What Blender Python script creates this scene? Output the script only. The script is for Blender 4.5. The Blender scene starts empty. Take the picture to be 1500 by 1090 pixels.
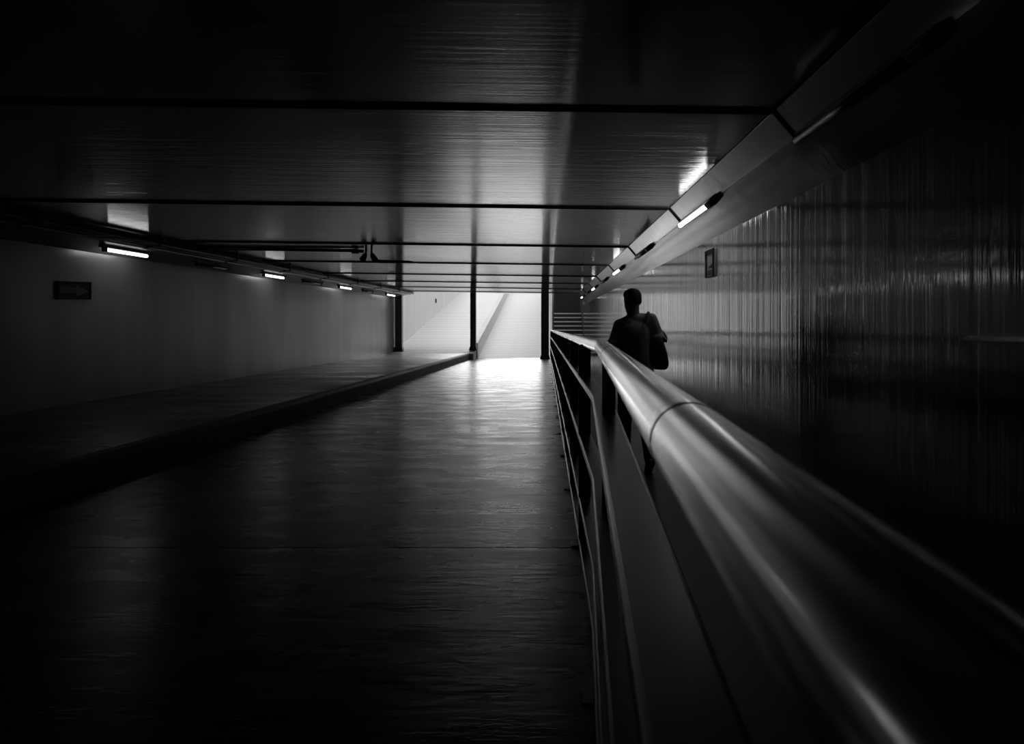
import bpy, bmesh, math, random
from mathutils import Vector, Matrix
random.seed(7)
S = bpy.context.scene
COL = S.collection
PI = math.pi
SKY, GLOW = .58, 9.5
H0 = 1.5                      # camera height above the road

# ------------------------------------------------------------------ materials
def new_mat(name):
    m = bpy.data.materials.new(name); m.use_nodes = True
    nt = m.node_tree
    b = nt.nodes['Principled BSDF']
    return m, nt, b

def noise(nt, scale_vec, scale=1.0, detail=4.0, rough=.55):
    tc = nt.nodes.new('ShaderNodeTexCoord')
    mp = nt.nodes.new('ShaderNodeMapping')
    mp.inputs['Scale'].default_value = scale_vec
    nt.links.new(tc.outputs['Object'], mp.inputs['Vector'])
    n = nt.nodes.new('ShaderNodeTexNoise')
    n.inputs['Scale'].default_value = scale
    n.inputs['Detail'].default_value = detail
    n.inputs['Roughness'].default_value = rough
    nt.links.new(mp.outputs['Vector'], n.inputs['Vector'])
    return n

def ramp(nt, fac, stops):
    r = nt.nodes.new('ShaderNodeValToRGB')
    el = r.color_ramp.elements
    while len(el) < len(stops): el.new(.5)
    for e, (p, v) in zip(el, stops):
        e.position = p; e.color = (v, v, v, 1)
    nt.links.new(fac, r.inputs['Fac'])
    return r

def mat(name, base=.3, rough=.5, metal=0.0, ior=1.5, col_noise=None, rough_noise=None, bumps=(), coat=0.0):
    """col_noise / rough_noise: (scale_vec, [(pos, val), ...]); bumps: [(scale_vec, strength, distance)]"""
    m, nt, b = new_mat(name)
    b.inputs['Base Color'].default_value = (base, base, base, 1)
    b.inputs['Roughness'].default_value = rough
    b.inputs['Metallic'].default_value = metal
    b.inputs['IOR'].default_value = ior
    b.inputs['Coat Weight'].default_value = coat
    b.inputs['Coat Roughness'].default_value = .12
    if col_noise:
        n = noise(nt, col_noise[0]); r = ramp(nt, n.outputs['Fac'], col_noise[1])
        nt.links.new(r.outputs['Color'], b.inputs['Base Color'])
    if rough_noise:
        n = noise(nt, rough_noise[0]); r = ramp(nt, n.outputs['Fac'], rough_noise[1])
        nt.links.new(r.outputs['Color'], b.inputs['Roughness'])
    prev = None
    for sv, st, dist in bumps:
        n = noise(nt, sv)
        bp = nt.nodes.new('ShaderNodeBump')
        bp.inputs['Strength'].default_value = st
        bp.inputs['Distance'].default_value = dist
        nt.links.new(n.outputs['Fac'], bp.inputs['Height'])
        if prev: nt.links.new(prev.outputs['Normal'], bp.inputs['Normal'])
        prev = bp
    if prev: nt.links.new(prev.outputs['Normal'], b.inputs['Normal'])
    return m

def emit(name, strength):
    m, nt, b = new_mat(name)
    b.inputs['Base Color'].default_value = (.8, .8, .8, 1)
    b.inputs['Emission Color'].default_value = (1, 1, 1, 1)
    b.inputs['Emission Strength'].default_value = strength
    return m

def ribbed(name, base, period, dist, rough=.6):
    m, nt, b = new_mat(name)
    tc = nt.nodes.new('ShaderNodeTexCoord')
    w = nt.nodes.new('ShaderNodeTexWave'); w.bands_direction = 'Y'
    w.inputs['Scale'].default_value = 1.0/period*0.314
    w.inputs['Distortion'].default_value = .6
    w.inputs['Detail'].default_value = 2
    nt.links.new(tc.outputs['Object'], w.inputs['Vector'])
    bp = nt.nodes.new('ShaderNodeBump'); bp.inputs['Strength'].default_value = .8
    bp.inputs['Distance'].default_value = dist
    nt.links.new(w.outputs['Fac'], bp.inputs['Height'])
    nt.links.new(bp.outputs['Normal'], b.inputs['Normal'])
    r = ramp(nt, w.outputs['Fac'], [(0, base*.55), (.35, base), (1, base)])
    nt.links.new(r.outputs['Color'], b.inputs['Base Color'])
    b.inputs['Roughness'].default_value = rough
    return m

M = {}
M['ceiling'] = mat('glossy_enamelled_ceiling', .45, .15, .35, 2.1,
                   rough_noise=((.5, .5, .5), [(.3, .07), (.7, .14)]),
                   bumps=[((.5, 6, 1), .25, .010), ((.9, 26, 1), .35, .005)])
M['haunch'] = mat('glossy_enamelled_haunch', .6, .13, .65, 2.2,
                  bumps=[((3, 5, 3), .2, .01)])
M['wall_right'] = mat('glossy_painted_wall', .45, .18, .42, 2.3,
                      rough_noise=((.6, .6, .25), [(.3, .05), (.7, .11)]),
                      bumps=[((1, 1.6, .06), .3, .03), ((1, 6, .12), .42, .013), ((1, 26, .5), .5, .004)])
M['wall_left'] = mat('painted_concrete_wall', .4, .32, .3, 1.6,
                     col_noise=((1.2, 1.2, .3), [(.3, .3), (.7, .46)]),
                     bumps=[((1, 3.5, .3), .3, .015), ((1, 14, 1.2), .2, .005)])
M['road'] = mat('worn_damp_concrete_road', .12, .3, 0, 1.5,
                col_noise=((.5, .9, 1), [(.3, .02), (.5, .045), (.72, .08)]),
                rough_noise=((1.4, 3.2, 1), [(.25, .2), (.75, .36)]),
                bumps=[((1.2, 5, 1), .25, .012), ((5, 22, 1), .4, .006), ((16, 50, 1), .3, .003)])
M['sidewalk'] = mat('worn_concrete_pavement', .14, .4, 0, 1.6,
                    col_noise=((.6, 1.1, 1), [(.3, .04), (.5, .09), (.75, .14)]),
                    rough_noise=((.9, 1.3, 1), [(.3, .25), (.7, .55)]),
                    bumps=[((1.2, 4, 1), .5, .012), ((8, 22, 1), .5, .004)])
M['walkway'] = mat('dark_walkway_concrete', .05, .5, bumps=[((5, 5, 5), .3, .005)])
M['kerb'] = mat('dark_concrete_kerb', .07, .6, bumps=[((6, 6, 6), .4, .006)])
M['joint'] = mat('black_joint_filler', .008, .8)
M['ramp'] = ribbed('ribbed_pale_concrete', .82, .40, .02)
M['outer'] = mat('white_painted_concrete', .85, .7, col_noise=((1.5, 1.5, .5), [(.3, .78), (.7, .88)]))
M['ground'] = mat('pale_paving', .7, .8)
M['steel'] = mat('brushed_stainless_steel', .92, .2, 1.0, bumps=[((3, 2, 3), .04, .006)],
                 rough_noise=((4, 1.2, 4), [(.3, .1), (.7, .18)]))
M['rail'] = mat('dull_stainless_flat_bar', .2, .3, .9, bumps=[((5, 5, 5), .1, .004)])
M['post'] = mat('dark_steel_plate', .06, .4, .4)
M['column'] = mat('dark_painted_steel', .09, .4, .2, bumps=[((4, 4, 1), .2, .006)])
M['strip'] = mat('black_rubber_cover_strip', .012, .55)
M['black'] = mat('black_plastic', .015, .5)
M['conduit'] = mat('galvanised_conduit', .35, .35, .8)
M['conduit_dark'] = mat('dark_conduit', .03, .4, .3)
M['housing'] = mat('dark_lamp_housing', .03, .5)
M['tube_off'] = mat('unlit_grey_tube', .12, .3)
M['tube_on'] = emit('lit_fluorescent_tube', 5.0)
M['tube_bright'] = emit('bright_fluorescent_tube', 7.5)
M['sign_dark'] = mat('dark_sign_face', .02, .6)
M['sign_frame'] = mat('dark_sign_frame', .015, .5)
M['sign_mid'] = mat('grey_sign_arrow', .17, .6)
M['sign_pale'] = mat('pale_sign_face', .55, .4)
M['sign_white'] = mat('white_sign_mark', .75, .4)
M['stair'] = mat('dark_stone_riser', .12, .6)
M['nosing'] = mat('white_painted_nosing', .85, .5)
M['skin'] = mat('skin', .38, .5)
M['hair'] = mat('short_dark_hair', .04, .7, bumps=[((90, 90, 90), .6, .004)])
M['shirt'] = mat('dark_grey_cotton', .6, .85, bumps=[((9, 9, 6), .35, .02)])
M['trousers'] = mat('black_denim', .02, .85, bumps=[((9, 9, 6), .3, .015)])
M['shoe'] = mat('black_leather', .015, .4)
M['bag'] = mat('charcoal_canvas', .22, .8, bumps=[((8, 8, 8), .3, .012)])

# ------------------------------------------------------------------ helpers
def link(name, bm, m, parent=None, smooth=False, mats=None):
    me = bpy.data.meshes.new(name)
    bmesh.ops.recalc_face_normals(bm, faces=bm.faces[:])
    bm.to_mesh(me); bm.free()
    for k in (mats or [m]): me.materials.append(k)
    if smooth:
        for p in me.polygons: p.use_smooth = True
    o = bpy.data.objects.new(name, me); COL.objects.link(o)
    if parent: 
        o.parent = parent
        o.matrix_parent_inverse = Matrix.Translation(-parent.location) if parent.type == 'EMPTY' else Matrix()
    return o

def struct(name, bm, m, **k):
    o = link(name, bm, m, **k); o['kind'] = 'structure'; return o

def tag(o, label, cat, group=None):
    o['label'] = label; o['category'] = cat
    if group: o['group'] = group
    return o

def thing(name, loc, label, cat, group=None):
    o = bpy.data.objects.new(name, None); COL.objects.link(o)
    o.empty_display_size = .1
    o.location = loc
    return tag(o, label, cat, group)

def hexa(bm, pts, bevel=0):
    """box from 8 corners: 4 bottom (ccw) then 4 top"""
    v = [bm.verts.new(p) for p in pts]
    fs = [(0,1,2,3),(4,5,6,7),(0,1,5,4),(1,2,6,5),(2,3,7,6),(3,0,4,7)]
    f = [bm.faces.new([v[i] for i in q]) for q in fs]
    if bevel:
        es = list({e for q in f for e in q.edges})
        bmesh.ops.bevel(bm, geom=es, offset=bevel, segments=2, profile=.5, affect='EDGES')
    return bm

def box(bm, x0, x1, y0, y1, z0, z1, bevel=0):
    return hexa(bm, [(x0,y0,z0),(x1,y0,z0),(x1,y1,z0),(x0,y1,z0),
                     (x0,y0,z1),(x1,y0,z1),(x1,y1,z1),(x0,y1,z1)], bevel)

def loft(bm, rings, close_ends=True, cyc=True):
    vr = [[bm.verts.new(p) for p in r] for r in rings]
    n = len(vr[0])
    for a, b in zip(vr, vr[1:]):
        for i in range(n if cyc else n-1):
            j = (i+1) % n
            bm.faces.new((a[i], a[j], b[j], b[i]))
    if close_ends:
        bm.faces.new(vr[0][::-1]); bm.faces.new(vr[-1])
    return bm

def tube(bm, pts, r, seg=16, radii=None):
    pts = [Vector(p) for p in pts]
    rings = []
    for i, p in enumerate(pts):
        t = (pts[min(i+1, len(pts)-1)] - pts[max(i-1, 0)]).normalized()
        up = Vector((0,0,1)) if abs(t.z) < .95 else Vector((0,1,0))
        a = t.cross(up).normalized(); b = a.cross(t).normalized()
        rr = radii[i] if radii else r
        rings.append([p + a*(rr*math.cos(2*PI*k/seg)) + b*(rr*math.sin(2*PI*k/seg)) for k in range(seg)])
    return loft(bm, rings)

def sweep_rect(bm, secs):
    """secs: list of (left, right, bottom, top, y) along the tunnel"""
    return loft(bm, [[(l,y,b),(r,y,b),(r,y,t),(l,y,t)] for l,r,b,t,y in secs])

def bev(bm, w, seg=2, ang=.5):
    bmesh.ops.remove_doubles(bm, verts=bm.verts[:], dist=1e-6)
    es = [e for e in bm.edges if len(e.link_faces) == 2 and e.calc_face_angle(0) > ang]
    bmesh.ops.bevel(bm, geom=es, offset=w, segments=seg, profile=.5, affect='EDGES')
    return bm

# ------------------------------------------------------------------ plan of the tunnel
Y0, YE = -12.0, 33.1                         # dark end behind, daylight end ahead
XR = 1.80                                    # right wall
def XL(y): return -7.83 + .039*y             # left wall drifts in
def XC(y): return -3.18 - .040*(33 - y)      # kerb face
def HC(x): return H0 + 1.37 - .013*(x + 1)   # ceiling cross fall
WT_L = H0 + 1.17                             # top of left wall
WT_R = H0 + .92
ZS = .26                                     # pavement height
HX = 1.43                                    # ceiling / right haunch corner
HB = (1.58, H0 + 1.165)                      # bend of right haunch
HW = .86                                     # width of the left haunch
GR = [-11.2, -7.1, -3.1, .8, 4.70, 8.64, 12.88, 16.84, 20.8, 24.5, 28.2, 31.7]
gap = .035

# ceiling panels with recessed black joints
bm = bmesh.new()
edges = [Y0] + GR + [YE]
for a, b in zip(edges, edges[1:]):
    a2 = a + (gap/2 if a > Y0 else 0); b2 = b - (gap/2 if b < YE else 0)
    xa, xb = XL(a2) + HW, XL(b2) + HW
    pts = []
    for dz in (0, .06):
        pts += [(xa,a2,HC(xa)+dz),(HX,a2,HC(HX)+dz),(HX,b2,HC(HX)+dz),(xb,b2,HC(xb)+dz)]
    hexa(bm, pts, .008)
struct('ceiling', bm, M['ceiling'])
bm = bmesh.new()
xa, xb = XL(Y0) - .3, XL(YE) - .3
pts = []
for z in (.062, .45):
    pts += [(xa,Y0,HC(xa)+z),(XR+.25,Y0,HC(HX)+z),(XR+.25,YE,HC(HX)+z),(xb,YE,HC(xb)+z)]
hexa(bm, pts)
struct('ceiling_joint_backing', bm, M['joint'])

# right haunch: upper facet in panels, lower facet continuous
bm = bmesh.new()
n = Vector((-(HC(HX)-HB[1]), 0, -(HB[0]-HX))).normalized()
for a, b in zip(edges, edges[1:]):
    a2 = a + (gap*.8 if a > Y0 else 0); b2 = b - (gap*.8 if b < YE else 0)
    p, q = (HX, HC(HX)), HB
    hexa(bm, [(p[0],a2,p[1]),(q[0],a2,q[1]),(q[0],b2,q[1]),(p[0],b2,p[1]),
              (p[0]-n.x*.05,a2,p[1]-n.z*.05),(q[0]-n.x*.05,a2,q[1]-n.z*.05),(q[0]-n.x*.05,b2,q[1]-n.z*.05),(p[0]-n.x*.05,b2,p[1]-n.z*.05)], .006)
struct('trim_1', bm, M['haunch'])
bm = bmesh.new()
loft(bm, [[(HB[0],y,HB[1]),(XR+.01,y,WT_R-.012),(XR+.2,y,WT_R-.012),(XR+.2,y,HB[1]+.03),(HB[0]+.045,y,HB[1]+.03)] for y in [Y0, 0, 12, 24, YE]])
struct('trim_2', bm, M['haunch'])
bm = bmesh.new()
loft(bm, [[(HX+.045,y,HC(HX)+.06),(HB[0]+.06,y,HB[1]+.035),(XR+.2,y,HB[1]+.035),(XR+.2,y,HC(HX)+.06)] for y in [Y0, YE]])
struct('trim_3', bm, M['joint'])
# left haunch
bm = bmesh.new()
loft(bm, [[(XL(y),y,WT_L),(XL(y)+HW,y,HC(XL(y)+HW)+.004),(XL(y)+HW,y,HC(XL(y)+HW)+.06),(XL(y)-.25,y,HC(XL(y))+.06),(XL(y)-.25,y,WT_L)] for y in [Y0, 0, 12, 24, YE]])
struct('trim_4', bm, M['wall_left'])

# walls
bm = bmesh.new()
loft(bm, [[(XL(y),y,-.2),(XL(y),y,WT_L),(XL(y)-.25,y,WT_L),(XL(y)-.25,y,-.2)] for y in [Y0, 0, 12, 24, YE]])
struct('wall_left', bm, M['wall_left'])
bm = bmesh.new(); box(bm, XR, XR+.25, Y0, 35.2, -.2, WT_R)
struct('wall_right', bm, M['wall_right'])
bm = bmesh.new(); box(bm, XL(Y0)-.3, XR+.25, Y0-.3, Y0, -.2, H0+2.0)
struct('wall_light_stop', bm, M['kerb'])  # unseen end wall, added to keep daylight out behind the camera

# road in slabs, pavement, kerb, walkway
def RX(y):                                    # left face of the railing line
    return .226 if y >= 3.6 else .226 - .049*(3.6 - y)
def RD(y):                                    # the railing sinks gently towards the exit
    return 0 if y < 3.6 else -.0055*(y - 3.6)
bm = bmesh.new()
J = [Y0, -6, 0.2, 5.05, 9.35, 16.3, 24.2, YE+.6]
for a, b in zip(J, J[1:]):
    a2, b2 = a + .004, b - .004
    hexa(bm, [(XC(a2),a2,-.12),(XR,a2,-.12),(XR,b2,-.12),(XC(b2),b2,-.12),
              (XC(a2),a2,0),(XR,a2,0),(XR,b2,0),(XC(b2),b2,0)], .003)
struct('road', bm, M['road'])
bm = bmesh.new(); box(bm, XL(Y0)-.25, XR+.2, Y0, YE+.6, -.3, -.125)
struct('floor', bm, M['joint'])
bm = bmesh.new()
ys = [Y0, 0, 8, 16, 24, YE-1.0]
loft(bm, [[(XL(y),y,-.12),(XC(y)-.17,y,-.12),(XC(y)-.17,y,ZS),(XL(y),y,ZS)] for y in ys])
struct('sidewalk', bm, M['sidewalk'])
bm = bmesh.new()
loft(bm, [[(XC(y)-.17,y,-.1),(XC(y),y,-.1),(XC(y),y,ZS-.05),(XC(y)-.04,y,ZS),(XC(y)-.17,y,ZS)] for y in [Y0+.02, 0, 8, 16, 24, YE-1.0]])
bev(bm, .012)
struct('kerb', bm, M['kerb'])
bm = bmesh.new()
ys = [Y0+.02, 0, 3.6, 12, 24, 34.0]
loft(bm, [[(RX(y)+.13,y,-.05),(XR,y,-.05),(XR,y,.08),(RX(y)+.13,y,.08)] for y in ys])
struct('walkway', bm, M['walkway'])

# ------------------------------------------------------------------ outside: ramps, walls, ground
G = .14; YR = YE + .6; YT = 68.0
def RZ(y, y0=YR, z0=0): return z0 + max(0, y - y0)*G
bm = bmesh.new()
pr = [(YR-.0, 0), (YT, RZ(YT)), (YT+30, RZ(YT)+.3)]
loft(bm, [[(-3.05,y,z-.4),(.5,y,z-.4),(.5,y,z),(-3.05,y,z)] for y,z in pr])
struct('ramp', bm, M['ramp'])
bm = bmesh.new()
ps = [(YE-1.0, ZS), (YT, ZS+(YT-YE+1)*G), (YT+30, ZS+(YT-YE+1)*G)]
loft(bm, [[(XL(y if y < YE else YE),y,z-.5),(-3.05,y,z-.5),(-3.05,y,z),(XL(y if y < YE else YE),y,z)] for y,z in ps])
struct('ramp_footway', bm, M['ramp'])
bm = bmesh.new()
loft(bm, [[(-3.2,y,z-.5),(-2.98,y,z-.5),(-2.98,y,z+.48),(-3.2,y,z+.48)] for y,z in [(YE+.25, .2), (YT, .2+(YT-YE)*G)]])
bev(bm, .02)
struct('wall_ramp', bm, M['outer'])
xo = XL(YE)
bm = bmesh.new(); box(bm, xo-.3, xo, YE+.02, YT+30, -.2, 5.6)
struct('wall_outer_left', bm, M['outer'])
bm = bmesh.new(); box(bm, .34, .42, 34.2, YT, -.2, 5.4)
struct('wall_stair', bm, M['wall_left'])
bm = bmesh.new(); box(bm, XR, XR+.25, 35.22, YT, -.2, 5.6)
struct('wall_outer_right', bm, M['wall_left'])
bm = bmesh.new(); box(bm, -30, xo-.3, YE, YT+60, 4.6, 4.8)
box(bm, XR+.25, 30, YE, YT+60, 4.6, 4.8); box(bm, -30, 30, YT+30, YT+60, 4.6, 4.8)
struct('ground', bm, M['ground'])
# roof edge beam above the exit
bm = bmesh.new(); box(bm, xo-.3, XR+.25, YE+.005, YE+.3, H0+1.6, H0+2.2, .01)
struct('trim_5', bm, M['outer'])

# ------------------------------------------------------------------ columns at the exit
def column(x, w, y, z0, label, d=.3):
    t = thing('column', (x, y, z0), label, 'column', None)
    zt = HC(x) + .0
    bm = bmesh.new(); box(bm, x-w/2, x+w/2, y-d/2, y+d/2, z0+.03, zt, .012); link('shaft', bm, M['column'], t)
    bm = bmesh.new()
    e = .05
    hexa(bm, [(x-w/2-e,y-d/2-e,z0),(x+w/2+e,y-d/2-e,z0),(x+w/2+e,y+d/2+e,z0),(x-w/2-e,y+d/2+e,z0),
              (x-w/2-.01,y-d/2-.01,z0+.16),(x+w/2+.01,y-d/2-.01,z0+.16),(x+w/2+.01,y+d/2+.01,z0+.16),(x-w/2-.01,y+d/2+.01,z0+.16)])
    link('base', bm, M['black'], t)
    return t
column(-6.36, .30, 32.75, ZS+.105, 'dark steel column against the left wall at the daylight exit')
column(-3.13, .24, 32.85, ZS+.118, 'slim dark column standing on the kerb end between pavement and road')
column(.01, .34, 32.8, 0, 'dark steel column with black base at the road edge beside the stairs')

# ------------------------------------------------------------------ stairs
st = thing('staircase', (1.1, 34.0, 0), 'dark stone stairs with bright nosings beyond the end of the railing', 'stairs')
r_, t_ = .2, .28
z = .05; y = 34.0
for i in range(10):
    bm = bmesh.new()
    box(bm, .43, XR-.005, y, y+t_+.02 if i < 9 else y+1.5, -.1, z+r_)
    link('step', bm, M['stair'], st)
    bm = bmesh.new(); x0 = .36 if i < 4 else .55
    loft(bm, [[(x,y-.035,z+r_-.05),(x,y+.05,z+r_-.02),(x,y+.06,z+r_+.012),(x,y+.02,z+r_+.012),(x,y-.035,z+r_-.03)] for x in (.43, XR-.02)])
    link('nosing', bm, M['nosing'], st)
    z += r_; y += t_
y += 1.2
for i in range(12):
    bm = bmesh.new()
    box(bm, .43, XR-.005, y, y+t_+.02 if i < 11 else y+4, -.1, z+r_)
    link('step', bm, M['stair'], st)
    z += r_; y += t_

# ------------------------------------------------------------------ railing
rl = thing('railing', (RX(10)+.05, 10, 0), 'steel railing with fat tubular handrail bending away beside the road', 'railing')
R = .036
TZ = H0 - .107
def TX(y): return RX(y) + .049
YB, YF = -1.6, 32.3
pts = []
for k in range(0, 40): pts.append((TX(YB + (3.45-YB)*k/39), YB + (3.45-YB)*k/39))
pts += [(TX(3.55), 3.55), (TX(3.65), 3.65)]
for k in range(1, 30): pts.append((TX(3.65 + (YF-3.65)*k/29), 3.65 + (YF-3.65)*k/29))
bm = bmesh.new(); tube(bm, [(x, y, TZ + RD(y)) for x, y in pts], R, 40)
link('top_rail', bm, M['steel'], rl, smooth=True)
for yy in (.70, 2.5):                            # sleeves where tube lengths meet
    bm = bmesh.new()
    ps = [(-.022, R+.0004), (-.018, R+.0007), (-.006, R+.0007), (0, R+.0006), (.006, R+.0007), (.018, R+.0007), (.022, R+.0004)]
    tube(bm, [(TX(yy+d), yy+d, TZ) for d, _ in ps], R, 40, [q for _, q in ps])
    link('sleeve', bm, M['steel'], rl, smooth=True)
for h, th in ((-.34, .035), (-.736, .035), (-1.16, .03), (-1.455, .03)):
    secs = []
    for y in [YB, 0, 1.2, 2.4, 3.6, 6, 10, 16, 24, YF]:
        zt = H0 + h + RD(y)*(1 if h > -1.3 else .25 if h > -1.4 else 0)
        secs.append((RX(y), RX(y)+.092, zt-th, zt, y))
    bm = bmesh.new(); sweep_rect(bm, secs); bev(bm, .009, 3)
    link('rail', bm, M['rail'], rl, smooth=False)
y = 2.9 - 1.43*3
for y in [-1.2, 3.0] + [5.1 + 1.75*k for k in range(16)]:
    x = RX(y)
    pa, pb = (.004, .086) if y > 3.1 else (.032, .086)
    bm = bmesh.new(); box(bm, x+pa, x+pb, y-.006, y+.006, .012, TZ + RD(y) - R*.6, .002)
    pst = link('post', bm, M['post'], rl)
    bm = bmesh.new(); box(bm, x-.05, x+.115, y-.05, y+.05, 0, .012, .003)
    link('base_plate', bm, M['post'], pst)

# ------------------------------------------------------------------ dark cover strips across the ceiling
ORD = ['out-of-sight', 'out-of-sight', 'out-of-sight', 'nearest overhead', 'nearest visible', 'second', 'third', 'fourth', 'fifth', 'sixth', 'seventh', 'last']
for g, word in list(zip(GR, ORD))[4:]:
    t = thing('joint_strip', (-2, g, HC(-2)), 'dark cover strip across the ceiling, ' + word + ' one counted from the viewer', 'ceiling strip')
    w, d = .015, .024
    bm = bmesh.new()
    xa = XL(g) + HW
    hexa(bm, [(xa,g-w,HC(xa)-d),(HX-.01,g-w,HC(HX)-d),(HX-.01,g+w,HC(HX)-d),(xa,g+w,HC(xa)-d),
              (xa,g-w,HC(xa)+.02),(HX-.01,g-w,HC(HX)+.02),(HX-.01,g+w,HC(HX)+.02),(xa,g+w,HC(xa)+.02)], .008)
    link('ceiling_run', bm, M['strip'], t)
    bm = bmesh.new()
    p, q = (HX, HC(HX)), HB
    hexa(bm, [(p[0]+n.x*d*.7,g-w,p[1]+n.z*d*.7),(q[0]+n.x*d*.7,g-w,q[1]+n.z*d*.7),(q[0]+n.x*d*.7,g+w,q[1]+n.z*d*.7),(p[0]+n.x*d*.7,g+w,p[1]+n.z*d*.7),
              (p[0]-n.x*.02,g-w,p[1]-n.z*.02),(q[0]-n.x*.02,g-w,q[1]-n.z*.02),(q[0]-n.x*.02,g+w,q[1]-n.z*.02),(p[0]-n.x*.02,g+w,p[1]-n.z*.02)], .008)
    link('haunch_run', bm, M['strip'], t)

# ------------------------------------------------------------------ lamps
def lamp_right(g, on, label):
    y1 = g - .08; y0 = y1 - 1.62
    x, z = HB[0]-.022, HB[1]-.022
    t = thing('ceiling_lamp', (x, (y0+y1)/2, z), label, 'lamp', None)
    nx, nz = -.72, -.69                            # out of the haunch
    def pt(a, b, y): return (HB[0]+nx*a+nz*b*-1, y, HB[1]+nz*a+nx*b)   # a: out, b: along the slope (down)
    def bar(a0, a1, b0, b1, ya, yb, bevel=.004):
        bm = bmesh.new()
        hexa(bm, [pt(a0,b0,ya),pt(a1,b0,ya),pt(a1,b1,ya),pt(a0,b1,ya),pt(a0,b0,yb),pt(a1,b0,yb),pt(a1,b1,yb),pt(a0,b1,yb)], bevel)
        return bm
    link('housing', bar(-.005, .03, -.04, .04, y0, y1), M['housing'], t)
    link('end_cap', bar(.028, .085, -.032, .032, y0, y0+.16, .012), M['housing'], t)
    link('end_cap', bar(.028, .07, -.025, .025, y1-.03, y1, .008), M['housing'], t)
    bm = bmesh.new(); c = pt(.055, 0, 0)
    tube(bm, [(c[0], y0+.155, c[2]), (c[0], y1-.025, c[2])], .024, 16)
    link('tube', bm, M['tube_bright'] if on else M['tube_off'], t, smooth=True)
    return t
RL = ['unlit batten lamp on the right haunch nearest the viewer, lost in the dark',
      'large lit fluorescent tube on the right haunch above the framed notice',
      'unlit batten lamp on the right haunch just beyond the large lit tube',
      'small lit fluorescent tube on the right haunch above the man, second lit one along',
      'unlit batten lamp on the right haunch between the second and third lit tubes',
      'tiny lit fluorescent tube on the right haunch, third lit one along',
      'unlit batten lamp on the right haunch just before its far end',
      'lit fluorescent tube at the far end of the right haunch by the stairs']
for i, (g, lb) in enumerate(zip(GR[4:], RL)):
    lamp_right(g, i % 2 == 1, lb)

def lamp_left(x1, x2, on, label):
    ya = 7.53/((798-x1)/1100 + .039); yb = 7.53/((798-x2)/1100 + .039)
    yb = max(yb, ya + .9)
    t = thing('ceiling_lamp', (XL((ya+yb)/2)+.3, (ya+yb)/2, WT_L+.05), label, 'lamp', None)
    zt = WT_L + (HC(-6.5)-WT_L)*.3/HW
    def X(y): return XL(y) + .3
    ext = .12
    bm = bmesh.new()
    hexa(bm, [(X(ya-ext)-.045,ya-ext,zt-.03),(X(ya-ext)+.045,ya-ext,zt-.03),(X(yb+ext)+.045,yb+ext,zt-.03),(X(yb+ext)-.045,yb+ext,zt-.03),
              (X(ya-ext)-.045,ya-ext,zt+.06),(X(ya-ext)+.045,ya-ext,zt+.06),(X(yb+ext)+.045,yb+ext,zt+.06),(X(yb+ext)-.045,yb+ext,zt+.06)], .004)
    link('housing', bm, M['housing'], t)
    bm = bmesh.new(); tube(bm, [(X(ya), ya, zt-.06), (X(yb), yb, zt-.06)], .028, 16)
    link('tube', bm, M['tube_on'] if on else M['tube_off'], t, smooth=True)
    for ye in (ya-.03, yb+.03):
        bm = bmesh.new(); box(bm, X(ye)-.035, X(ye)+.035, ye-.03, ye+.03, zt-.095, zt-.028, .008)
        link('end_cap', bm, M['housing'], t)
for a in [(155, 215, 1, 'large lit fluorescent tube high on the left wall above the arrow sign'),
          (290, 333, 0, 'unlit batten lamp on the left haunch beyond the large lit tube'),
          (387, 415, 1, 'second lit fluorescent tube along the left wall'),
          (445, 470, 0, 'unlit batten lamp on the left haunch beyond the second lit tube'),
          (497, 514, 1, 'small lit fluorescent tube, third lit one along the left wall'),
          (532, 545, 0, 'unlit batten lamp on the left haunch between the last two lit tubes'),
          (566, 578, 1, 'tiny lit fluorescent tube at the far end of the left wall')]:
    lamp_left(*a)

# ------------------------------------------------------------------ conduits along the left haunch
def conduit(off, dz, r, m, label, y0=-10, y1=YE-.3):
    def P(y, e=0): 
        x = XL(y) + off
        return (x, y, WT_L + (HC(-6.5)-WT_L)*min(off, HW)/HW - r - dz)
    t = thing('conduit', P((y0+y1)/2), label, 'pipe')
    bm = bmesh.new(); tube(bm, [P(y0), P(5), P(15), P(25), P(y1)], r, 12); link('pipe', bm, m, t, smooth=True)
    y = 4.0
    while y < y1:
        p = P(y); bm = bmesh.new()
        box(bm, p[0]-r-.012, p[0]+r+.012, y-.02, y+.02, p[2]-r-.006, p[2]+r+.02, .004)
        link('clip', bm, M['conduit_dark'], t); y += 2.9
conduit(.58, .015, .028, M['conduit'], 'pale thin conduit nearest the lamps along the left haunch')
conduit(.68, .015, .032, M['conduit_dark'], 'dark conduit in the middle of the three along the left haunch')
conduit(.80, .02, .042, M['conduit_dark'], 'thickest dark conduit tight against the left edge of the ceiling')

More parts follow.
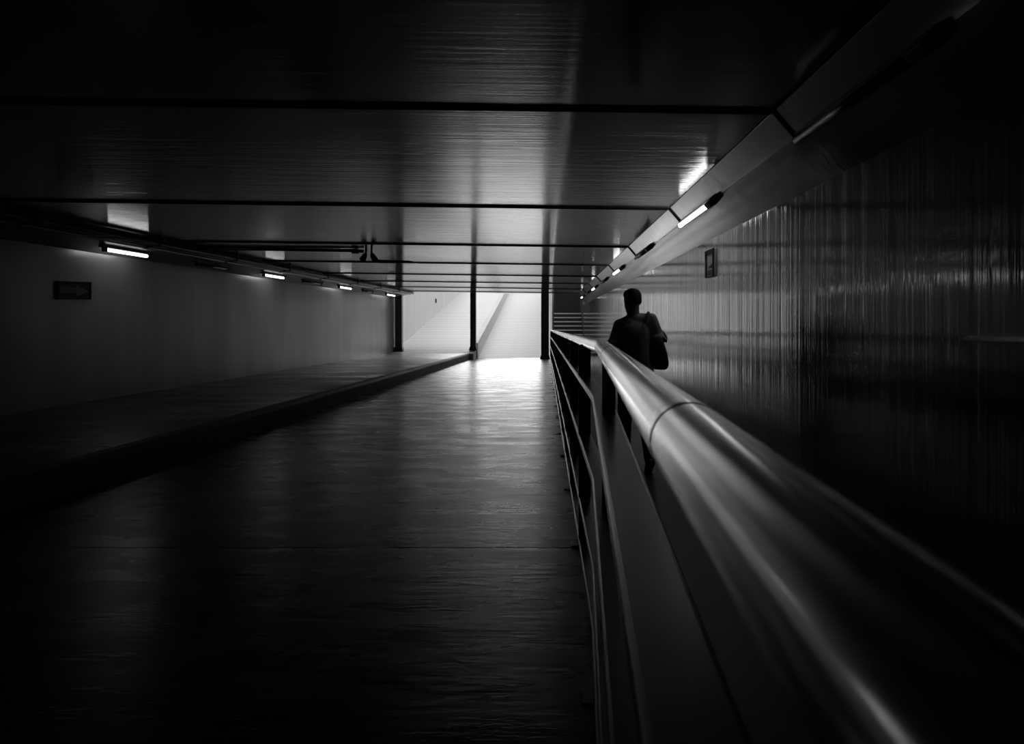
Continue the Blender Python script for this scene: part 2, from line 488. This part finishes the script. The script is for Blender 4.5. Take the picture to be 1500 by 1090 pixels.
# conduit and hanging fittings under the ceiling
Yc = 13.9
def cx(px, y=Yc): return (px-798)*y/1100
t = thing('ceiling_conduit', (cx(535), Yc, HC(cx(535))), 'dark conduit crossing under the ceiling to two drooping fittings', 'pipe')
xs, xe = XL(Yc)+HW, cx(533)
bm = bmesh.new(); tube(bm, [(xs, Yc, HC(xs)-.03), ((xs+xe)/2, Yc, HC((xs+xe)/2)-.03), (xe-.25, Yc, HC(xe)-.03), (xe, Yc, HC(xe)-.045)], .03, 12)
link('pipe', bm, M['conduit_dark'], t, smooth=True)
bm = bmesh.new(); box(bm, xe-.22, xe-.1, Yc-.05, Yc+.05, HC(xe)-.085, HC(xe)-.002, .01); link('coupling', bm, M['black'], t)
for px, dx in ((535, -.05), (546, .07)):
    x = cx(px); zt = HC(x)
    bm = bmesh.new(); tube(bm, [(x-dx*.3, Yc, zt-.001), (x-dx*.3, Yc, zt-.06), (x, Yc, zt-.1)], .02, 10); f = link('stem', bm, M['black'], t, smooth=True)
    bm = bmesh.new(); tube(bm, [(x-dx*.3, Yc, zt-.085), (x, Yc-.02, zt-.12), (x+dx*.8, Yc-.05, zt-.21), (x+dx, Yc-.06, zt-.225)], .05, 12, [.025, .045, .062, .04])
    link('fitting', bm, M['black'], t, smooth=True)
x0, x1 = cx(548), cx(610)
bm = bmesh.new()
loft(bm, [[(x,Yc-.03,za),(x,Yc+.03,za),(x,Yc+.03,zb),(x,Yc-.03,zb)] for x,za,zb in
          [(x0,HC(x0)-.225,HC(x0)-.19),(x0+.12,HC(x0)-.262,HC(x0)-.2),(x1-.1,HC(x0)-.262,HC(x0)-.218),(x1,HC(x0)-.262,HC(x0)-.255)]])
link('trunking', bm, M['black'], t)

# ------------------------------------------------------------------ signs
# arrow sign on the left wall
def wl(px, py):                     # pixel on the left wall -> point
    y = 7.83/((798-px)/1100 + .039)
    return Vector((XL(y), y, H0 + (475.5-py)*y/1100))
A, B = wl(81.5, 440), wl(130.5, 440)
t = thing('arrow_sign', (A+B)/2, 'dark rectangular sign with a grey arrow pointing right on left wall', 'sign')
d = (B-A).normalized(); nrm = Vector((d.y, -d.x, 0)).normalized()
L = (B-A).length
zb, zt = wl(106, 440).z, wl(106, 413.5).z
Hh = zt - zb
def sp(u, v, o): return Vector((A.x,A.y,zb)) + d*(u*L) + Vector((0,0,v*Hh)) + nrm*o
def plate(u0, u1, v0, v1, o0, o1, bevel=.003):
    bm = bmesh.new()
    return hexa(bm, [sp(u0,v0,o0),sp(u1,v0,o0),sp(u1,v1,o0),sp(u0,v1,o0),sp(u0,v0,o1),sp(u1,v0,o1),sp(u1,v1,o1),sp(u0,v1,o1)], bevel)
link('panel', plate(0,1,0,1,.001,.03), M['sign_dark'], t)
bm = bmesh.new()
out = [(.05,.36),(.53,.36),(.53,.17),(.95,.45),(.53,.82),(.53,.68),(.05,.68)]
loft(bm, [[sp(u,v,o) for u,v in out] for o in (.029, .036)])
link('arrow', bm, M['sign_mid'], t)
for q in ((0,1,0,.05),(0,1,.95,1),(0,.025,.05,.95),(.975,1,.05,.95)):
    link('frame', plate(*q, .028, .042), M['sign_frame'], t)

# framed notice on the right wall
ya, yb = XR*1100/(1048-798), XR*1100/(1036-798)
zt = H0 + (475.5-366)*((ya+yb)/2)/1100; zb = H0 + (475.5-406)*((ya+yb)/2)/1100
t = thing('framed_notice', (XR, (ya+yb)/2, (zt+zb)/2), 'narrow framed notice with dark header on the right wall', 'sign')
def nb(u0, u1, v0, v1, o0, o1, m, name, bevel=.002):
    W = yb-ya; HH = zt-zb
    bm = bmesh.new(); box(bm, XR-o1, XR-o0, ya+u0*W, ya+u1*W, zb+v0*HH, zb+v1*HH, bevel); return link(name, bm, m, t)
nb(0,1,0,1,.001,.012,M['sign_pale'],'panel')
nb(.1,.9,.83,.97,.011,.02,M['sign_dark'],'header')
for q in ((0,.1,0,1),(.9,1,0,1),(.1,.9,.97,1),(.1,.9,0,.03)): nb(*q,.011,.028,M['sign_frame'],'frame')
nb(.55,.68,.45,.75,.011,.016,M['sign_white'],'pictogram')
nb(.25,.62,.33,.4,.011,.016,M['sign_dark'],'pictogram')
nb(.18,.4,.4,.46,.011,.016,M['sign_dark'],'pictogram')
nb(.25,.78,.08,.26,.011,.016,M['sign_mid'],'caption_panel')

# small fittings outside and the drain
y = 6.54*1100/(798-638)
bm = bmesh.new(); box(bm, xo, xo+.06, y-.12, y+.12, H0+1.30, H0+1.55, .01)
tag(link('wall_fitting', bm, M['black']), 'tiny dark fitting on the white wall of the far ramp', 'fitting')
t = thing('drain_grate', (-1.9, 33.4, 0), 'small drain slots in the road where the ramp begins', 'drain')
bm = bmesh.new(); box(bm, -2.35, -1.5, 33.28, 33.52, .001, .006); link('grate', bm, M['nosing'], t)
for k in range(5):
    x = -2.28 + k*.17
    bm = bmesh.new(); box(bm, x, x+.07, 33.3, 33.5, .0055, .009); link('slot', bm, M['kerb'], t)

# ------------------------------------------------------------------ the man
Z0 = 7.4; SC = Z0/1100
MX, MH = .89, H0
def capsule(bm, p, q, rp, rq, flat=1.0, seg=14):
    """tapered capsule from p to q; flat squeezes it front to back (Y)"""
    p, q = Vector(p), Vector(q)
    ax = q - p; Ln = ax.length
    if Ln < 1e-5: ax = Vector((0,0,1)); Ln = 1e-4
    t = ax.normalized()
    up = Vector((0,1,0)) if abs(t.y) < .9 else Vector((0,0,1))
    a = t.cross(up).normalized(); b = a.cross(t).normalized()
    rings = []
    for k in range(1, 6):
        th = PI/2*k/6; rings.append((-rp*math.cos(th), rp*math.sin(th)))
    rings.append((0, rp)); rings.append((Ln, rq))
    for k in range(5, 0, -1):
        th = PI/2*k/6; rings.append((Ln + rq*math.cos(th), rq*math.sin(th)))
    R_ = []
    for s, r in rings:
        ring = []
        for i in range(seg):
            w = a*(r*math.cos(2*PI*i/seg)) + b*(r*math.sin(2*PI*i/seg))
            w.y *= flat
            ring.append(p + t*s + w)
        R_.append(ring)
    loft(bm, R_)

def ellip(bm, c, rx, ry, rz, rot=None, seg=20):
    ret = bmesh.ops.create_uvsphere(bm, u_segments=seg, v_segments=seg//2+2, radius=1)
    mtx = Matrix.Translation(Vector(c)) @ (rot or Matrix()) @ Matrix.Diagonal((rx, ry, rz, 1))
    bmesh.ops.transform(bm, matrix=mtx, verts=ret['verts'])

def remeshed(name, bm, m, parent, vox, smooth_it=6):
    o = link(name, bm, m, parent, smooth=True)
    r = o.modifiers.new('remesh', 'REMESH'); r.mode = 'VOXEL'; r.voxel_size = vox; r.use_smooth_shade = True
    s = o.modifiers.new('smooth', 'SMOOTH'); s.factor = .5; s.iterations = smooth_it
    return o

man = thing('person', (MX, Z0, .08), 'person in a dark short sleeved shirt walking away along the right wall', 'person')
J = {
 'pel': (.905, Z0, H0-.52), 'wai': (.90, Z0, H0-.32), 'che': (.885, Z0, H0-.09), 'sho': (.885, Z0+.01, H0+.03),
 'nek': (.872, Z0, H0+.08), 'hed': (.858, Z0+.015, H0+.235),
 'sl': (.732, Z0, H0-.004), 'el': (.672, Z0+.01, H0-.235), 'wl': (.735, Z0+.21, H0-.30),
 'sr': (1.05, Z0, H0+.055), 'er': (1.135, Z0-.02, H0-.20), 'wr': (1.13, Z0+.20, H0-.34),
 'hl': (.815, Z0, H0-.58), 'kl': (.80, Z0+.12, H0-.98), 'al': (.80, Z0+.10, H0-1.33),
 'hr': (.995, Z0, H0-.58), 'kr': (1.0, Z0-.01, H0-1.0), 'ar': (1.0, Z0-.24, H0-1.30),
}
J = {k: Vector(v) for k, v in J.items()}
yaw = Matrix.Rotation(math.radians(32), 4, 'Z') @ Matrix.Rotation(math.radians(-7), 4, 'X')   # looks left and down a little
def hp(x, y, z):                       # head-local (x right, y forward, z up)
    return J['hed'] + (yaw @ Vector((x, y, z)))
bm = bmesh.new()
# torso
capsule(bm, J['pel'], J['wai'], .14, .125, .75); capsule(bm, J['wai'], J['che'], .125, .145, .72)
capsule(bm, J['che'], J['sho'], .145, .085, .75)
capsule(bm, J['sho']+Vector((-.06,0,-.01)), J['sl'], .07, .055); capsule(bm, J['sho']+Vector((.06,0,0)), J['sr'], .07, .055)
capsule(bm, J['sho'], J['nek'], .07, .055); capsule(bm, J['nek'], hp(0, -.012, -.06), .064, .062)
# arms
for s, e, w in (('sl','el','wl'), ('sr','er','wr')):
    capsule(bm, J[s], J[e], .05, .04); capsule(bm, J[e], J[w], .042, .028)
# legs
for h, k, a in (('hl','kl','al'), ('hr','kr','ar')):
    capsule(bm, J[h], J[k], .088, .055); capsule(bm, J[k], J[k].lerp(J[a], .35), .055, .056); capsule(bm, J[k].lerp(J[a], .35), J[a], .056, .036)
# feet
def foot(bm, a, pitch, g=1.0):
    f = Matrix.Rotation(math.radians(pitch), 4, 'X')
    capsule(bm, a + f @ Vector((0,-.03,-.03)), a + f @ Vector((0,.15,-.055)), .04*g, .032*g)
foot(bm, J['al'], 0); foot(bm, J['ar'], -26)
# head
ellip(bm, hp(0, -.012, .022), .077, .096, .094, yaw); ellip(bm, hp(0, .02, -.035), .058, .07, .08, yaw)
ellip(bm, hp(0, .085, -.02), .012, .02, .026, yaw); capsule(bm, hp(0,.085,.005), hp(0,.102,-.03), .008, .013)
ellip(bm, hp(0, .06, -.095), .03, .026, .02, yaw); capsule(bm, hp(-.03,.077,.018), hp(.03,.077,.018), .011, .011)
capsule(bm, hp(-.02,.08,-.066), hp(.02,.08,-.066), .007, .007); capsule(bm, hp(-.016,.079,-.078), hp(.016,.079,-.078), .007, .007)
for s in (-1, 1):
    ellip(bm, hp(.084*s, -.012, -.014), .011, .022, .034, yaw @ Matrix.Rotation(.35*s, 4, 'Z'))
    capsule(bm, hp(.078*s,.0,-.03), hp(.092*s,-.024,.014), .008, .01)
# hands: palm, four fingers curling, thumb
def hand(bm, w, fwd, side, inn, curl):
    fwd = Vector(fwd).normalized(); side = Vector(side).normalized(); inn = Vector(inn).normalized()
    for u in (-.022, -.007, .008, .023):
        capsule(bm, w + fwd*.01 + side*u*.6, w + fwd*.085 + side*u, .016, .013)
    for u, ln in ((-.03, .072), (-.01, .08), (.01, .074), (.03, .058)):
        p = w + fwd*.088 + side*u; dv = fwd.copy()
        for seg_, f in ((0, .42), (1, .32), (2, .26)):
            dv = (dv + inn*curl).normalized()
            q = p + dv*ln*f
            capsule(bm, p, q, .0092 - .0008*seg_, .0086 - .0008*seg_); p = q
    p = w + fwd*.025 - side*.028
    q = p + (fwd*.6 - side*.7 + inn*.35).normalized()*.042; capsule(bm, p, q, .013, .011)
    capsule(bm, q, q + (fwd*.85 - side*.1 + inn*.5).normalized()*.034, .0105, .009)
hand(bm, J['wl'], (.35,.85,.1), (-.1,.1,-1), (1,-.2,0), .45)
hand(bm, J['wr'], (-.1,1,-.15), (0,.1,1), (-1,0,0), .4)
body = remeshed('body', bm, M['skin'], man, .0065, 5)
# eyes
for s in (-1, 1):
    bm = bmesh.new(); ellip(bm, hp(.03*s, .074, .0), .011, .009, .008, yaw); link('eye', bm, M['sign_white'], man, smooth=True)
# hair: cropped cap over the skull
bm = bmesh.new()
ret = bmesh.ops.create_uvsphere(bm, u_segments=40, v_segments=28, radius=1)
kill = []
for v in bm.verts:
    x, y, z = v.co
    lim = -.62 if y < -.15 else (-.62 + (y+.15)*1.5 if y < .35 else .13 + (y-.35)*.75)
    if z < lim: kill.append(v)
bmesh.ops.delete(bm, geom=kill, context='VERTS')
for v in bm.verts:
    e = .8
    v.co = Vector((math.copysign(abs(v.co.x)**e, v.co.x), math.copysign(abs(v.co.y)**e, v.co.y), math.copysign(abs(v.co.z)**e, v.co.z)))
    v.co *= .96
bmesh.ops.transform(bm, matrix=Matrix.Translation(hp(0,-.012,.022)) @ yaw @ Matrix.Diagonal((.083,.103,.103,1)), verts=bm.verts[:])
hair = link('hair', bm, M['hair'], man, smooth=True)
sol = hair.modifiers.new('thick', 'SOLIDIFY'); sol.thickness = .012; sol.offset = -1
# shirt
bm = bmesh.new()
capsule(bm, J['pel']+Vector((.01,0,-.02)), J['wai']+Vector((.01,0,0)), .168, .158, .74); capsule(bm, J['wai'], J['che'], .148, .16, .74)
capsule(bm, J['che'], J['sho']+Vector((0,0,-.01)), .16, .10, .76)
capsule(bm, J['sho']+Vector((-.05,0,-.02)), J['sl']+Vector((0,0,0)), .09, .056); capsule(bm, J['sho']+Vector((.05,0,0)), J['sr']+Vector((0,0,0)), .09, .058)
capsule(bm, J['sho'], J['nek']+Vector((.002,0,-.005)), .085, .068)
capsule(bm, J['sl'], J['sl'].lerp(J['el'], .86), .058, .064); capsule(bm, J['sr'], J['sr'].lerp(J['er'], .74), .06, .066)
capsule(bm, J['pel']+Vector((-.075,0,-.06)), J['pel']+Vector((.085,0,-.06)), .112, .112)
remeshed('shirt', bm, M['shirt'], man, .010, 8)
# cuffs
for s, e, f, g in (('sl','el',.95,.069), ('sr','er',.86,.070)):
    d = (J[e]-J[s]).normalized(); c = J[s].lerp(J[e], f)
    bm = bmesh.new(); tube(bm, [c-d*.07, c-d*.02, c+d*.028], g, 24, [g-.004, g, g+.001])
    link('cuff', bm, M['shirt'], man, smooth=True)
# trousers and shoes
bm = bmesh.new()
capsule(bm, J['pel']+Vector((0,0,.05)), J['pel']+Vector((0,0,-.06)), .14, .14, .8)
for h, k, a in (('hl','kl','al'), ('hr','kr','ar')):
    capsule(bm, J[h], J[k], .1, .07); capsule(bm, J[k], J[a]+Vector((0,0,.02)), .07, .055)
remeshed('trousers', bm, M['trousers'], man, .010, 6)
for a, pch in (('al', 0), ('ar', -26)):
    bm = bmesh.new(); foot(bm, J[a], pch, 1.18)
    f = Matrix.Rotation(math.radians(pch), 4, 'X')
    capsule(bm, J[a] + f @ Vector((0,-.035,-.035)), J[a] + f @ Vector((0,0,.0)), .046, .045)
    remeshed('shoe', bm, M['shoe'], man, .007, 3)
# shoulder bag
bg = thing('shoulder_bag', (1.12, Z0-.08, H0-.3), 'dark soft shoulder bag hanging at the right hip of the person', 'bag')
bm = bmesh.new()
prof = [(-.10,.03,.03),(-.13,.05,.045),(-.2,.068,.055),(-.28,.08,.06),(-.36,.083,.06),(-.41,.072,.052),(-.435,.045,.035)]
rings = []
for dz, rx, ry in prof:
    k = (-.1-dz)/.335
    rings.append([(1.065+.045*k+rx*1.12*math.copysign(abs(math.cos(a))**.7, math.cos(a)), Z0-.19+ry*math.copysign(abs(math.sin(a))**.7, math.sin(a)), H0+dz+.02*math.sin(2*a)*k*.3) for a in [2*PI*i/24 for i in range(24)]])
loft(bm, rings)
bb = link('bag_body', bm, M['bag'], bg, smooth=True); ss = bb.modifiers.new('sub', 'SUBSURF'); ss.levels = 1; ss.render_levels = 1
bm = bmesh.new()
sp_ = [(1.06,Z0-.20,H0-.125),(1.03,Z0-.17,H0-.04),(1.015,Z0-.115,H0+.06),(1.012,Z0-.06,H0+.112),(1.02,Z0+.01,H0+.125),(1.045,Z0+.09,H0+.075),(1.11,Z0+.11,H0-.01),
       (1.185,Z0+.06,H0-.09),(1.20,Z0-.03,H0-.14),(1.175,Z0-.14,H0-.16),(1.125,Z0-.205,H0-.13)]
P_ = [Vector(p) for p in sp_]; P_ = [P_[0]*2-P_[1]] + P_ + [P_[-1]*2-P_[-2]]
path = []
for a, b, c, d in zip(P_, P_[1:], P_[2:], P_[3:]):
    for k in range(6):
        u = k/6
        path.append(.5*((2*b) + (c-a)*u + (2*a-5*b+4*c-d)*u*u + (3*b-a-3*c+d)*u**3))
path.append(P_[-2])
cen = Vector((1.06, Z0, H0-.12))
rings = []
for k, p in enumerate(path):
    tg = (path[min(k+1, len(path)-1)] - path[max(k-1, 0)]).normalized()
    ou = (p - cen); ou = (ou - tg*ou.dot(tg)).normalized()
    sd_ = tg.cross(ou)
    rings.append([p + sd_*.014 - ou*.002, p + sd_*.014 + ou*.002, p - sd_*.014 + ou*.002, p - sd_*.014 - ou*.002])
bm = bmesh.new(); loft(bm, rings)
link('strap', bm, M['bag'], bg)

# ------------------------------------------------------------------ light
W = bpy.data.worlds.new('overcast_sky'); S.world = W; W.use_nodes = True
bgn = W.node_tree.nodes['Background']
# overcast sky, with a bright lobe added low towards the exit to light the tunnel
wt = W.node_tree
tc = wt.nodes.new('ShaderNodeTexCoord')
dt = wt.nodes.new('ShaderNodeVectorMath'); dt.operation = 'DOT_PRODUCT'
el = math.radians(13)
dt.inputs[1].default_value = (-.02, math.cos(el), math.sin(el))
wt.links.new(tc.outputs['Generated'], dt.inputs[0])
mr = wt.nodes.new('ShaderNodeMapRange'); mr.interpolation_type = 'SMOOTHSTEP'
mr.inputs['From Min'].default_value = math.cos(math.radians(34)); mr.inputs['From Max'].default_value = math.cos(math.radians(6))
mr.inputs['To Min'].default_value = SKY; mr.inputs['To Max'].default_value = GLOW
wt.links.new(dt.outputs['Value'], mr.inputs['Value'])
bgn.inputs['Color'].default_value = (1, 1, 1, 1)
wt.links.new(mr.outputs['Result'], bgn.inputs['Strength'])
sd = bpy.data.lights.new('sun', 'SUN'); sd.energy = .95; sd.angle = math.radians(50)
so_ = bpy.data.objects.new('sun', sd); COL.objects.link(so_); so_.location = (-3, 50, 20)
so_.rotation_euler = (math.radians(-8), math.radians(22), 0)

# ------------------------------------------------------------------ camera
cd = bpy.data.cameras.new('camera'); co = bpy.data.objects.new('camera', cd); COL.objects.link(co)
co.location = (0, 0, H0); co.rotation_euler = (PI/2, 0, 0)
cd.sensor_fit = 'HORIZONTAL'; cd.sensor_width = 36; cd.lens = 36*1100/1500
cd.shift_x = -48/1500; cd.shift_y = -69.5/1500
cd.clip_start = .02; cd.clip_end = 500
cd.dof.use_dof = True; cd.dof.focus_distance = 9.0; cd.dof.aperture_fstop = 11
S.camera = co
S.view_settings.view_transform = 'Standard'; S.view_settings.look = 'None'
S.view_settings.gamma = 1; S.view_settings.use_curve_mapping = False
S.view_settings.exposure = -.6
S.cycles.max_bounces = 8; S.cycles.diffuse_bounces = 4; S.cycles.glossy_bounces = 5
S.cycles.use_denoising = True
